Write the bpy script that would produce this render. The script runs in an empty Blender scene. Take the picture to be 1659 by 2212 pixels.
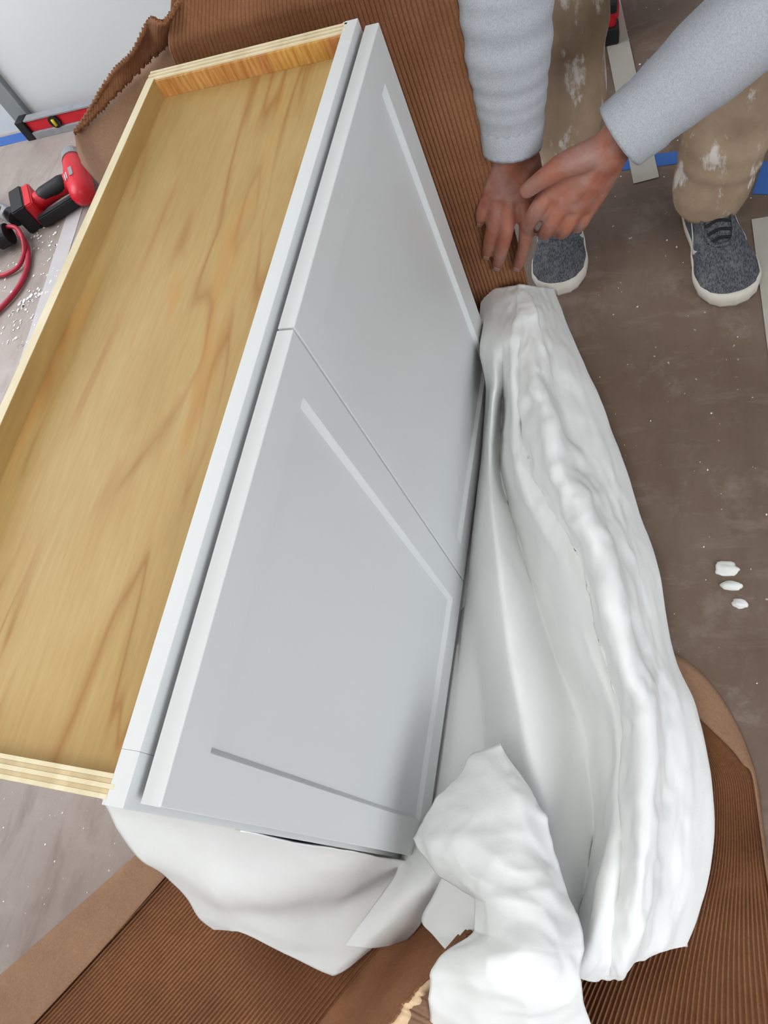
import bpy, bmesh, math, random
import numpy as np
from mathutils import Vector, Matrix, noise as mnoise

sc = bpy.context.scene
COL = sc.collection
random.seed(7)

# ------------------------------------------------------------------ camera
W_PX, H_PX, F_PX = 1659.0, 2212.0, 1636.3
R = np.array([[0.1757, -0.9270, -0.3314], [-0.8990, -0.0139, -0.4377], [0.4011, 0.3748, -0.8358]])
_u, _s, _v = np.linalg.svd(R)
R = _u @ _v
CAM = np.array([0.0008, -0.3499, 1.1842])
cd = bpy.data.cameras.new('camera')
cd.sensor_fit = 'HORIZONTAL'
cd.sensor_width = 36.0
cd.lens = 36.0 * F_PX / W_PX
cd.clip_start = 0.02
cam = bpy.data.objects.new('camera', cd)
COL.objects.link(cam)
_m = R.T @ np.diag([1.0, -1.0, -1.0])
cam.matrix_world = Matrix([[*_m[0], CAM[0]], [*_m[1], CAM[1]], [*_m[2], CAM[2]], [0, 0, 0, 1]])
sc.camera = cam

# ------------------------------------------------------------------ world, lights, exposure
world = bpy.data.worlds.new('world')
sc.world = world
world.use_nodes = True
world.node_tree.nodes['Background'].inputs['Color'].default_value = (0.80, 0.88, 1.0, 1)
world.node_tree.nodes['Background'].inputs['Strength'].default_value = 1.0


def area(name, loc, target, sx, sy, power, col):
    l = bpy.data.lights.new(name, 'AREA')
    l.shape = 'RECTANGLE'
    l.size, l.size_y = sx, sy
    l.energy = power
    l.color = col
    o = bpy.data.objects.new(name, l)
    COL.objects.link(o)
    o.location = loc
    o.rotation_euler = (Vector(target) - Vector(loc)).to_track_quat('-Z', 'Y').to_euler()
    return o


area('left_fill_light', (1.15, 2.43, 1.50), (1.1, 0.6, 0.3), 1.5, 1.4, 38.0, (0.95, 0.97, 1.0))  # added source out of view, lifts the far wall and left floor
area('right_fill_light', (-1.45, -2.33, 1.50), (0.3, -0.2, 0.35), 1.6, 1.5, 49.0, (0.95, 0.975, 1.0))  # added source out of view, brightens the doors and the foam
area('ceiling_lamp_light', (-0.45, 0.10, 2.53), (-0.35, 0.05, 0.0), 1.25, 1.25, 12.0, (1.0, 0.985, 0.96))
sc.view_settings.view_transform = 'Standard'
sc.view_settings.look = 'None'
sc.view_settings.gamma = 1.0
sc.view_settings.use_curve_mapping = False
sc.view_settings.exposure = 0.08
sc.cycles.use_denoising = True
sc.cycles.max_bounces = 4
sc.cycles.diffuse_bounces = 3
sc.cycles.glossy_bounces = 1
sc.cycles.transmission_bounces = 2
sc.cycles.transparent_max_bounces = 4
sc.cycles.caustics_reflective = False
sc.cycles.caustics_refractive = False
sc.cycles.use_adaptive_sampling = True
sc.cycles.adaptive_threshold = 0.10
sc.cycles.adaptive_min_samples = 16
sc.cycles.use_light_tree = False


# ------------------------------------------------------------------ geometry helpers
def ray(px, py):
    return R.T @ np.array([(px - W_PX / 2) / F_PX, (py - H_PX / 2) / F_PX, 1.0])


def at(px, py, z=0.0):
    """point of the place at height z seen at a photo position"""
    d = ray(px, py)
    return Vector(CAM + d * (z - CAM[2]) / d[2])


def atx(px, py, x):
    d = ray(px, py)
    return Vector(CAM + d * (x - CAM[0]) / d[0])


def obj(name, bm, mat, parent=None, smooth=False):
    me = bpy.data.meshes.new(name)
    bm.to_mesh(me)
    bm.free()
    if mat:
        me.materials.append(mat)
    if smooth:
        me.polygons.foreach_set('use_smooth', [True] * len(me.polygons))
    o = bpy.data.objects.new(name, me)
    COL.objects.link(o)
    if parent is not None:
        o.parent = parent
        o.matrix_parent_inverse = parent.matrix_world.inverted()
    return o


def tag(o, label, cat, group=None, kind=None):
    o['label'] = label
    if cat:
        o['category'] = cat
    if group:
        o['group'] = group
    if kind:
        o['kind'] = kind
    return o


def thing(name, label, cat, loc=(0, 0, 0), group=None):
    o = bpy.data.objects.new(name, None)
    COL.objects.link(o)
    o.location = loc
    o.empty_display_size = 0.05
    bpy.context.view_layer.update()
    return tag(o, label, cat, group)


def box(bm, x0, x1, y0, y1, z0, z1):
    vs = [bm.verts.new((x, y, z)) for z in (z0, z1) for y in (y0, y1) for x in (x0, x1)]
    for f in ((0, 2, 3, 1), (4, 5, 7, 6), (0, 1, 5, 4), (2, 6, 7, 3), (0, 4, 6, 2), (1, 3, 7, 5)):
        bm.faces.new([vs[i] for i in f])
    return vs


def box_obj(name, x0, x1, y0, y1, z0, z1, mat, parent=None, bev=0.0008):
    bm = bmesh.new()
    box(bm, x0, x1, y0, y1, z0, z1)
    if bev:
        bmesh.ops.bevel(bm, geom=bm.edges[:], offset=bev, segments=2, affect='EDGES', profile=0.5)
    return obj(name, bm, mat, parent)


def cr(P, t):
    """Catmull-Rom through list of vectors/arrays, t in 0..1"""
    n = len(P) - 1
    s = min(max(t, 0.0), 1.0) * n
    i = min(int(s), n - 1)
    f = s - i
    p1, p2 = P[i], P[i + 1]
    p0 = P[i - 1] if i > 0 else p1 * 2 - p2
    p3 = P[i + 2] if i + 2 <= n else p2 * 2 - p1
    return 0.5 * ((2 * p1) + (p2 - p0) * f + (2 * p0 - 5 * p1 + 4 * p2 - p3) * f * f + (3 * p1 - p0 - 3 * p2 + p3) * f ** 3)


def surf(rows, nu, nv):
    """rows: list (v) of lists (u) of points -> array (nv, nu, 3)"""
    rows = [[np.array(p, float) for p in r] for r in rows]
    mid = [[cr(r, i / (nu - 1)) for i in range(nu)] for r in rows]
    out = np.zeros((nv, nu, 3))
    for i in range(nu):
        c = [m[i] for m in mid]
        for j in range(nv):
            out[j, i] = cr(c, j / (nv - 1))
    return out


def surf_lin(rows, per_u, nv, k=0.6):
    """like surf, but straight between the control columns so that each one is a crease"""
    rows = [[np.array(p, float) for p in r] for r in rows]
    n = len(rows[0]) - 1
    nu = n * per_u + 1
    S = surf(rows, nu, nv)
    cols = surf(rows, n + 1, nv) if False else None
    out = np.zeros((nv, nu, 3))
    C = [[cr([r[c] for r in rows], j / (nv - 1)) for c in range(n + 1)] for j in range(nv)]
    for j in range(nv):
        for i in range(nu):
            c = min(i // per_u, n - 1)
            f = (i - c * per_u) / per_u
            out[j, i] = C[j][c] * (1 - f) + C[j][c + 1] * f
    return out * k + S * (1 - k)


def normals(G):
    du = np.gradient(G, axis=1)
    dv = np.gradient(G, axis=0)
    n = np.cross(du, dv)
    n /= np.linalg.norm(n, axis=2, keepdims=True) + 1e-9
    if n[..., 2].mean() < 0:
        n = -n
    return n


def grid_obj(name, G, mat, parent=None, thick=0.0, smooth=True):
    nv, nu, _ = G.shape
    idx = np.arange(nv * nu).reshape(nv, nu)
    q = np.stack([idx[:-1, :-1], idx[:-1, 1:], idx[1:, 1:], idx[1:, :-1]], -1).reshape(-1, 4)
    du = G[nv // 2, nu // 2 + 1 if nu > 2 else 1] - G[nv // 2, nu // 2]
    dv = G[min(nv // 2 + 1, nv - 1), nu // 2] - G[nv // 2 - (1 if nv // 2 + 1 > nv - 1 else 0), nu // 2]
    if np.cross(du, dv)[2] < 0:
        q = q[:, ::-1]
    me = bpy.data.meshes.new(name)
    me.from_pydata(G.reshape(-1, 3).tolist(), [], q.tolist())
    uv = me.uv_layers.new(name='UVMap')
    U = np.stack(np.meshgrid(np.linspace(0, 1, nu), np.linspace(0, 1, nv)), -1).reshape(-1, 2)
    li = np.zeros(len(me.loops), dtype=np.int32)
    me.loops.foreach_get('vertex_index', li)
    uv.data.foreach_set('uv', U[li].reshape(-1))
    if mat:
        me.materials.append(mat)
    if smooth:
        me.polygons.foreach_set('use_smooth', [True] * len(me.polygons))
    o = bpy.data.objects.new(name, me)
    COL.objects.link(o)
    if parent is not None:
        o.parent = parent
        o.matrix_parent_inverse = parent.matrix_world.inverted()
    if thick:
        s = o.modifiers.new('thickness', 'SOLIDIFY')
        s.thickness = thick
        s.offset = -1
    return o


def fluted(rows, n_flutes, nv, amp=0.0014, per=6):
    nu = n_flutes * per + 1
    G = surf(rows, nu, nv)
    N = normals(G)
    w = np.cos(np.linspace(0, 2 * math.pi * n_flutes, nu))
    w = np.sign(w) * np.abs(w) ** 0.8
    return G + N * (amp * w)[None, :, None]


def wrinkle(G, amp, freq, stretch=(1, 1, 1), seed=0.0, ridged=True):
    N = normals(G)
    nv, nu, _ = G.shape
    D = np.zeros((nv, nu))
    for j in range(nv):
        for i in range(nu):
            p = G[j, i]
            q = Vector((p[0] * freq * stretch[0] + seed, p[1] * freq * stretch[1], p[2] * freq * stretch[2]))
            a = mnoise.noise(q)
            b = mnoise.noise(q * 2.3 + Vector((5.2, 1.3, 0)))
            D[j, i] = (0.6 - 1.6 * abs(a)) + 0.45 * (0.5 - abs(b)) if ridged else a + 0.4 * b
    return G + N * (amp * D)[..., None]


def crumple(G, amp, freq, stretch, seed, weight):
    """flat facets meeting in sharp ridges, as in creased sheet foam"""
    N = normals(G)
    nv, nu, _ = G.shape
    D = np.zeros((nv, nu))
    for j in range(nv):
        for i in range(nu):
            if weight[i] < .02:
                continue
            p = G[j, i]
            w = mnoise.noise(Vector((p[0] * 6, p[1] * 6, seed))) * .25
            d = mnoise.voronoi(Vector((p[0] * freq * stretch[0] + seed + w, p[1] * freq * stretch[1] + w, p[2] * freq * stretch[2])))[0]
            D[j, i] = min(d[1] - d[0], .6) * 1.4 - .35
    return G + N * (amp * D * np.asarray(weight)[None, :])[..., None]


def tube_bm(bm, pts, rad, n=14, seg=5, flat=None, wave=None):
    """closed tapered tube with rounded ends through pts; rad per point; flat=(axis, factor)"""
    P = [np.array(p, float) for p in pts]
    Rr = [np.array([r]) for r in rad]
    m = seg * (len(P) - 1) + 1
    C = [cr(P, i / (m - 1)) for i in range(m)]
    rr = [float(cr(Rr, i / (m - 1))[0]) for i in range(m)]
    if wave:
        rr = [r * (1 + wave(i / (m - 1))) for i, r in enumerate(rr)]
    T = [C[min(i + 1, m - 1)] - C[max(i - 1, 0)] for i in range(m)]
    T = [t / (np.linalg.norm(t) + 1e-9) for t in T]
    st = []
    for k, a in enumerate((85, 60, 30)):
        a = math.radians(a)
        st.append((C[0] - T[0] * rr[0] * math.sin(a), rr[0] * math.cos(a), T[0]))
    st += [(C[i], rr[i], T[i]) for i in range(m)]
    for a in (30, 60, 85):
        a = math.radians(a)
        st.append((C[-1] + T[-1] * rr[-1] * math.sin(a), rr[-1] * math.cos(a), T[-1]))
    ref = np.array([0.13, 0.91, 0.39])
    if flat is not None:
        ref = np.array(flat[0], float)
    x = ref - T[0] * (ref @ T[0])
    x /= np.linalg.norm(x)
    rings = []
    for c, r, t in st:
        x = x - t * (x @ t)
        x /= np.linalg.norm(x)
        y = np.cross(t, x)
        fx = flat[1] if flat is not None else 1.0
        rings.append([bm.verts.new(c + r * (fx * math.cos(2 * math.pi * k / n) * x + math.sin(2 * math.pi * k / n) * y)) for k in range(n)])
    for a, b in zip(rings[:-1], rings[1:]):
        for k in range(n):
            bm.faces.new((a[k], a[(k + 1) % n], b[(k + 1) % n], b[k]))
    bm.faces.new(rings[0][::-1])
    bm.faces.new(rings[-1])


def blob_obj(name, bm, mat, parent, voxel, it=6):
    o = obj(name, bm, mat, parent, smooth=True)
    r = o.modifiers.new('skin', 'REMESH')
    r.mode = 'VOXEL'
    r.voxel_size = voxel
    r.use_smooth_shade = True
    s = o.modifiers.new('smooth', 'SMOOTH')
    s.factor = 0.5
    s.iterations = it
    return o


def tube_obj(name, pts, r, mat, parent=None, seg=8, n=10):
    bm = bmesh.new()
    tube_bm(bm, pts, [r] * len(pts), n=n, seg=seg)
    return obj(name, bm, mat, parent, smooth=True)


def cyl_bm(bm, a, b, r0, r1=None, n=24):
    a, b = Vector(a), Vector(b)
    r1 = r0 if r1 is None else r1
    t = (b - a).normalized()
    x = t.orthogonal().normalized()
    y = t.cross(x)
    ra = [bm.verts.new(a + r0 * (math.cos(2 * math.pi * k / n) * x + math.sin(2 * math.pi * k / n) * y)) for k in range(n)]
    rb = [bm.verts.new(b + r1 * (math.cos(2 * math.pi * k / n) * x + math.sin(2 * math.pi * k / n) * y)) for k in range(n)]
    for k in range(n):
        bm.faces.new((ra[k], ra[(k + 1) % n], rb[(k + 1) % n], rb[k]))
    bm.faces.new(ra[::-1])
    bm.faces.new(rb)


# ------------------------------------------------------------------ materials
def srgb(r, g, b):
    f = lambda c: c / 12.92 if c <= 0.04045 else ((c + 0.055) / 1.055) ** 2.4
    return (f(r / 255), f(g / 255), f(b / 255), 1)


class NT:
    def __init__(self, name, rough=0.6, spec=0.4):
        self.m = bpy.data.materials.new(name)
        self.m.use_nodes = True
        self.n = self.m.node_tree.nodes
        self.l = self.m.node_tree.links
        self.b = self.n['Principled BSDF']
        self.b.inputs['Roughness'].default_value = rough
        self.b.inputs['Specular IOR Level'].default_value = spec

    def node(self, t, **k):
        n = self.n.new(t)
        for a, v in k.items():
            if hasattr(n, a):
                setattr(n, a, v)
            else:
                n.inputs[a].default_value = v
        return n

    def coord(self, scale=(1, 1, 1), out='Object', rot=(0, 0, 0)):
        c = self.n.new('ShaderNodeTexCoord')
        m = self.n.new('ShaderNodeMapping')
        m.inputs['Scale'].default_value = scale
        m.inputs['Rotation'].default_value = rot
        self.l.new(c.outputs[out], m.inputs['Vector'])
        return m.outputs[0]

    def noise(self, vec, scale, detail=4, rough=0.55, dist=0.0):
        n = self.node('ShaderNodeTexNoise')
        n.inputs['Scale'].default_value = scale
        n.inputs['Detail'].default_value = detail
        n.inputs['Roughness'].default_value = rough
        n.inputs['Distortion'].default_value = dist
        self.l.new(vec, n.inputs['Vector'])
        return n.outputs['Fac']

    def ramp(self, fac, stops):
        r = self.n.new('ShaderNodeValToRGB')
        e = r.color_ramp.elements
        while len(e) < len(stops):
            e.new(0.5)
        for i, (p, c) in enumerate(stops):
            e[i].position = p
            e[i].color = c if not isinstance(c, (int, float)) else (c, c, c, 1)
        self.l.new(fac, r.inputs[0])
        return r.outputs[0]

    def mix(self, fac, a, b, mode='MIX'):
        m = self.n.new('ShaderNodeMix')
        m.data_type = 'RGBA'
        m.blend_type = mode
        for s, v in ((0, fac), (6, a), (7, b)):
            if hasattr(v, 'is_output'):
                self.l.new(v, m.inputs[s])
            else:
                m.inputs[s].default_value = v
        return m.outputs[2]

    def color(self, v):
        if hasattr(v, 'is_output'):
            self.l.new(v, self.b.inputs['Base Color'])
        else:
            self.b.inputs['Base Color'].default_value = v
        return self

    def bump(self, h, strength=0.2, dist=0.002):
        b = self.n.new('ShaderNodeBump')
        b.inputs['Strength'].default_value = strength
        b.inputs['Distance'].default_value = dist
        self.l.new(h, b.inputs['Height'])
        self.l.new(b.outputs[0], self.b.inputs['Normal'])
        return self


def plain(name, c, rough=0.5, spec=0.4, var=0.06, scale=18.0):
    t = NT(name, rough, spec)
    f = t.noise(t.coord(), scale, 1)
    d = tuple(x * (1 - var) for x in c[:3]) + (1,)
    l = tuple(min(1, x * (1 + var)) for x in c[:3]) + (1,)
    t.color(t.ramp(f, [(0.3, d), (0.7, l)]))
    return t.m


def mat_plywood():
    t = NT('plywood', 0.55, 0.3)

    def contour(vec, scale, mult, stops, dist=0.0, detail=2.0):
        n = t.noise(vec, scale, detail, 0.5, dist)
        m = t.node('ShaderNodeMath', operation='MULTIPLY')
        t.l.new(n, m.inputs[0]); m.inputs[1].default_value = mult
        p = t.node('ShaderNodeMath', operation='PINGPONG')
        t.l.new(m.outputs[0], p.inputs[0]); p.inputs[1].default_value = 1.0
        return t.ramp(p.outputs[0], stops)
    v = t.coord((0.85, 5.0, 5.0))
    line = contour(v, 1.5, 14.0, [(0.0, 0.75), (0.10, 0.5), (0.26, 0.14), (0.5, 0.0)], 0.7, 3.0)
    msk = t.ramp(t.noise(t.coord((1.1, 3.5, 3.5)), 2.4, 2), [(0.38, 0.0), (0.54, 1.0)])
    fac = t.mix(1.0, line, msk, 'MULTIPLY')
    base = t.ramp(t.noise(t.coord((2.2, 6, 6)), 1.2, 4), [(0.25, srgb(174, 143, 86)), (0.55, srgb(190, 160, 105)), (0.8, srgb(201, 175, 124))])
    fine = t.ramp(t.noise(t.coord((10, 130, 130)), 2.2, 3), [(0.3, srgb(246, 240, 230)), (0.7, (1, 1, 1, 1))])
    c = t.mix(1.0, base, fine, 'MULTIPLY')
    patch = t.ramp(t.noise(t.coord((1.3, 6, 6)), 2.6, 3, 0.6, 0.8), [(0.60, 0.0), (0.69, 0.7)])
    c = t.mix(patch, c, srgb(192, 146, 84))
    c = t.mix(fac, c, srgb(158, 108, 52))
    t.color(c)
    return t.m


def mat_wood(name, a, b, stretch=(1, 30, 30), sc_=3.0, rough=0.55):
    t = NT(name, rough, 0.3)
    f = t.noise(t.coord(stretch), sc_, 5, 0.6, 0.4)
    t.color(t.ramp(f, [(0.3, a), (0.7, b)]))
    return t.m


def mat_fir():
    t = NT('finger_jointed_fir', 0.5, 0.3)
    blk = t.node('ShaderNodeTexNoise')
    blk.inputs['Scale'].default_value = 11.0
    blk.inputs['Detail'].default_value = 0
    t.l.new(t.coord((0.01, 1, 0.05)), blk.inputs['Vector'])
    base = t.ramp(blk.outputs['Fac'], [(0.35, srgb(204, 152, 92)), (0.5, srgb(212, 164, 98)), (0.58, srgb(196, 134, 86)), (0.7, srgb(214, 168, 92))])
    st = t.ramp(t.noise(t.coord((2, 90, 8)), 2.4, 3, 0.6), [(0.35, srgb(222, 196, 170)), (0.65, (1, 1, 1, 1))])
    t.color(t.mix(1.0, base, st, 'MULTIPLY'))
    return t.m


def mat_kraft(name, a, b, rough=0.75):
    t = NT(name, rough, 0.25)
    f = t.noise(t.coord(), 7.0, 5, 0.6)
    g = t.noise(t.coord((30, 30, 30)), 10.0, 2)
    c = t.ramp(f, [(0.3, a), (0.7, b)])
    c = t.mix(0.25, c, t.ramp(g, [(0.3, srgb(120, 95, 75)), (0.7, srgb(235, 215, 190))]), 'SOFT_LIGHT')
    t.color(c)
    return t.m


def mat_floor():
    t = NT('floor_paper', 0.42, 0.35)
    v = t.coord()
    base = t.ramp(t.noise(v, 1.7, 4, 0.6), [(0.28, srgb(146, 132, 123)), (0.52, srgb(166, 153, 147)), (0.75, srgb(188, 177, 173))])
    # browner run of paper on the right-hand side of the room
    sep = t.node('ShaderNodeSeparateXYZ')
    t.l.new(v, sep.inputs[0])
    ad = t.node('ShaderNodeMath', operation='ADD')
    t.l.new(sep.outputs['Y'], ad.inputs[0])
    wob = t.node('ShaderNodeMath', operation='MULTIPLY')
    t.l.new(t.noise(v, 3.0, 4), wob.inputs[0]); wob.inputs[1].default_value = 0.25
    t.l.new(wob.outputs[0], ad.inputs[1])
    brown = t.ramp(ad.outputs[0], [(0.0, 1.0), (0.30, 0.0)])
    bcol = t.ramp(t.noise(v, 2.6, 5, 0.6), [(0.3, srgb(104, 82, 66)), (0.7, srgb(126, 108, 96))])
    c = t.mix(brown, base, bcol)
    dust = t.ramp(t.noise(t.coord((3, 3, 3)), 3.0, 5, 0.75), [(0.55, 0.0), (0.8, 0.30)])
    c = t.mix(dust, c, srgb(196, 186, 180))
    spk = t.ramp(t.noise(t.coord((1, 1, 1)), 75.0, 2, 0.5), [(0.72, 0.0), (0.76, 0.7)])
    c = t.mix(spk, c, srgb(215, 208, 202))
    sm = t.ramp(t.noise(t.coord((1.0, 4.0, 1)), 5.0, 6, 0.7, 0.5), [(0.5, 0.0), (0.72, 0.38)])
    c = t.mix(sm, c, srgb(92, 74, 60))
    sm2 = t.ramp(t.noise(t.coord((5.0, 1.4, 1)), 4.0, 6, 0.7, 0.5), [(0.55, 0.0), (0.75, 0.25)])
    c = t.mix(sm2, c, srgb(190, 176, 166))
    t.color(c)
    t.bump(t.noise(v, 9.0, 5, .65), 0.5, 0.006)
    return t.m


def mat_foam():
    t = NT('white_foam_sheet', 0.55, 0.35)
    t.color(t.ramp(t.noise(t.coord(), 6.0, 4), [(0.3, srgb(243, 244, 243)), (0.7, srgb(251, 252, 250))]))
    t.bump(t.noise(t.coord((1, 1, 1)), 260.0, 3), 0.25, 0.0006)
    return t.m


def mat_skin():
    t = NT('skin', 0.55, 0.35)
    base = t.ramp(t.noise(t.coord(), 16.0, 4), [(0.3, srgb(138, 80, 60)), (0.7, srgb(172, 108, 86))])
    dust = t.ramp(t.noise(t.coord((1, 1, 1)), 22.0, 6, 0.7), [(0.42, 0.0), (0.70, 0.6)])
    t.color(t.mix(dust, base, srgb(166, 142, 136)))
    t.bump(t.noise(t.coord((1, 1, 1)), 120.0, 4), 0.3, 0.0015)
    return t.m


def mat_fleece():
    t = NT('grey_fleece', 0.9, 0.1)
    f = t.noise(t.coord((1, 1, 1)), 520.0, 2)
    t.color(t.ramp(f, [(0.3, srgb(164, 168, 174)), (0.7, srgb(188, 192, 198))]))
    t.bump(t.noise(t.coord((1, 1, 1)), 380.0, 2), 0.5, 0.001)
    return t.m


def mat_trousers():
    t = NT('khaki_cotton', 0.85, 0.15)
    base = t.ramp(t.noise(t.coord(), 7.0, 6, 0.65), [(0.3, srgb(140, 118, 97)), (0.7, srgb(180, 158, 134))])
    st = t.ramp(t.noise(t.coord((1.6, 1.6, 0.7)), 13.0, 5, 0.65), [(0.565, 0.0), (0.63, 0.85)])
    t.color(t.mix(st, base, srgb(226, 222, 214)))
    t.bump(t.noise(t.coord((1, 1, 1)), 200.0, 2), 0.3, 0.001)
    return t.m


def mat_knit():
    t = NT('dark_knit', 0.8, 0.25)
    w = t.node('ShaderNodeTexVoronoi')
    w.inputs['Scale'].default_value = 420.0
    t.l.new(t.coord((0.35, 1, 1)), w.inputs['Vector'])
    c = t.ramp(w.outputs['Distance'], [(0.15, srgb(48, 50, 56)), (0.75, srgb(98, 100, 106))])
    d = t.ramp(t.noise(t.coord(), 30.0, 6, 0.75), [(0.5, 0.0), (0.75, 0.55)])
    t.color(t.mix(d, c, srgb(150, 148, 148)))
    t.bump(w.outputs['Distance'], 0.5, 0.001)
    return t.m


def mat_tape(name, c, alpha=1.0):
    t = NT(name, 0.35, 0.4)
    t.color(t.ramp(t.noise(t.coord(), 20.0, 4), [(0.3, tuple(x * 0.9 for x in c[:3]) + (1,)), (0.7, c)]))
    t.b.inputs['Alpha'].default_value = alpha
    return t.m


M = {
    'ply': mat_plywood(),
    'rail': mat_wood('pale_pine', srgb(196, 164, 108), srgb(216, 190, 140), (1.5, 20, 12)),
    'backrail': mat_wood('shaded_pine', srgb(164, 132, 80), srgb(188, 156, 100), (1.5, 20, 12)),  # darker than the other pine: shade of the inner face in its colour
    'fir': mat_fir(),
    'ply_a': mat_wood('ply_pale', srgb(218, 202, 164), srgb(236, 224, 194), (3, 14, 30)),
    'ply_b': mat_wood('ply_tan', srgb(190, 168, 130), srgb(222, 200, 160), (3, 14, 30)),
    'paint': plain('white_cabinet_paint', srgb(222, 224, 223), 0.34, 0.45, 0.012, 3.0),
    'kraft': mat_kraft('kraft_liner', srgb(134, 104, 84), srgb(156, 124, 100)),
    'flute': mat_kraft('kraft_flutes', srgb(120, 80, 54), srgb(148, 104, 74)),
    'core': mat_kraft('torn_card_core', srgb(220, 186, 148), srgb(238, 210, 178)),
    'foam': mat_foam(),
    'floor': mat_floor(),
    'wall': plain('white_wall', srgb(222, 227, 228), 0.7, 0.2, 0.02, 2.0),
    'shadegrey': plain('shaded_wall_grey', srgb(140, 146, 148), 0.5, 0.4, 0.05, 6.0),  # grey paints the shade on a narrow wall face
    'skin': mat_skin(),
    'hair': plain('dark_hair', srgb(38, 30, 26), 0.6, 0.3, 0.2, 60.0),
    'fleece': mat_fleece(),
    'trousers': mat_trousers(),
    'knit': mat_knit(),
    'sole': plain('off_white_rubber', srgb(214, 208, 196), 0.55, 0.3, 0.06, 20.0),
    'lace': plain('black_lace', srgb(40, 40, 46), 0.8, 0.2, 0.2, 90.0),
    'silver': plain('silver_mark', srgb(205, 208, 212), 0.35, 0.5, 0.03, 10.0),
    'red': plain('red_plastic', srgb(212, 28, 44), 0.4, 0.45, 0.06, 14.0),
    'black': plain('black_rubber', srgb(26, 26, 30), 0.55, 0.4, 0.15, 30.0),
    'steel': plain('grey_steel', srgb(150, 152, 156), 0.35, 0.5, 0.08, 30.0),
    'yellow': plain('yellow_sticker', srgb(226, 202, 40), 0.4, 0.4, 0.04, 10.0),
    'hose': plain('red_hose', srgb(176, 40, 62), 0.45, 0.4, 0.1, 30.0),
    'bluetape': mat_tape('blue_masking_tape', srgb(52, 104, 184)),
    'cleartape': mat_tape('pale_paper_tape', srgb(190, 184, 172)),
    'greytape': mat_tape('milky_tape', srgb(196, 190, 190)),
    'putty': plain('white_putty', srgb(236, 236, 232), 0.8, 0.2, 0.04, 60.0),
    'lens': NT('frosted_lamp', 0.5).color(srgb(250, 250, 246)).m,
}
_b = M['lens'].node_tree.nodes['Principled BSDF']
_b.inputs['Emission Color'].default_value = (1, 0.98, 0.95, 1)
_b.inputs['Emission Strength'].default_value = 2.0


def struct(name, bm, mat, label=None):
    o = obj(name, bm, mat)
    o['kind'] = 'structure'
    if label:
        o['label'] = label
    return o


# ------------------------------------------------------------------ the room
X0, X1, Y0, Y1, ZC = -2.6, 2.0, -2.4, 2.5, 2.6
bm = bmesh.new(); box(bm, X0 - .1, X1 + .1, Y0 - .1, Y1 + .1, -0.08, 0.0)
struct('floor', bm, M['floor'], 'floor covered with dusty brown protection paper')
bm = bmesh.new(); box(bm, X0 - .1, X1 + .1, Y0 - .1, Y1 + .1, ZC, ZC + .08)
struct('ceiling', bm, M['wall'], 'plain white ceiling')
bm = bmesh.new(); box(bm, X1, X1 + .1, Y0 - .1, Y1 + .1, 0, ZC)
struct('wall_far', bm, M['wall'], 'white wall behind the carton and red tools')
LX0, LX1 = 0.35, 1.95
bm = bmesh.new()
box(bm, X0, LX0, Y1, Y1 + .1, 0, ZC); box(bm, LX1, X1, Y1, Y1 + .1, 0, ZC)
box(bm, LX0, LX1, Y1, Y1 + .1, 0, .75); box(bm, LX0, LX1, Y1, Y1 + .1, 2.25, ZC)
struct('wall_left', bm, M['wall'], 'white wall with an added wide window on the left side')
bm = bmesh.new()
for a in (LX0, LX1 - .05, (LX0 + LX1) / 2 - .025):
    box(bm, a, a + .05, Y1 + .03, Y1 + .07, .75, 2.25)
for z in (.75, 2.20):
    box(bm, LX0, LX1, Y1 + .03, Y1 + .07, z, z + .05)
struct('added_window_1', bm, M['paint'], 'white framed window added in the left wall for fill light')  # unseen window, added to house the left fill
VX0, VX1 = -2.25, -0.65
bm = bmesh.new()
box(bm, X0, VX0, Y0 - .1, Y0, 0, ZC); box(bm, VX1, X1, Y0 - .1, Y0, 0, ZC)
box(bm, VX0, VX1, Y0 - .1, Y0, 0, .7); box(bm, VX0, VX1, Y0 - .1, Y0, 2.2, ZC)
struct('wall_right', bm, M['wall'], 'white wall with an added window on the right side')
bm = bmesh.new()
for a in (VX0, VX1 - .05, (VX0 + VX1) / 2 - .025):
    box(bm, a, a + .05, Y0 - .07, Y0 - .03, .7, 2.2)
for z in (.7, 2.15):
    box(bm, VX0, VX1, Y0 - .07, Y0 - .03, z, z + .05)
struct('added_window_2', bm, M['paint'], 'white framed window added in the right wall for fill light')  # unseen window, added to house the right fill
bm = bmesh.new(); box(bm, X0 - .1, X0, Y0 - .1, Y1 + .1, 0, ZC)
struct('wall_near', bm, M['wall'], 'plain white wall behind the photographer')
# strip on the far wall, its grey standing for a shaded wall jog
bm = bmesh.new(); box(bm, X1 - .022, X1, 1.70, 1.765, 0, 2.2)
struct('shade_strip_1', bm, M['shadegrey'], 'vertical grey strip standing for a shaded edge of the white wall')
# ceiling lamp
lp = thing('ceiling_lamp', 'square flat white ceiling lamp above the cabinet', 'ceiling lamp', (-0.45, 0.10, ZC))
box_obj('lamp_frame', -1.10, 0.20, -0.55, 0.75, 2.56, ZC, M['paint'], lp)
box_obj('diffuser', -1.07, 0.17, -0.52, 0.72, 2.545, 2.56, M['lens'], lp)


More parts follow.
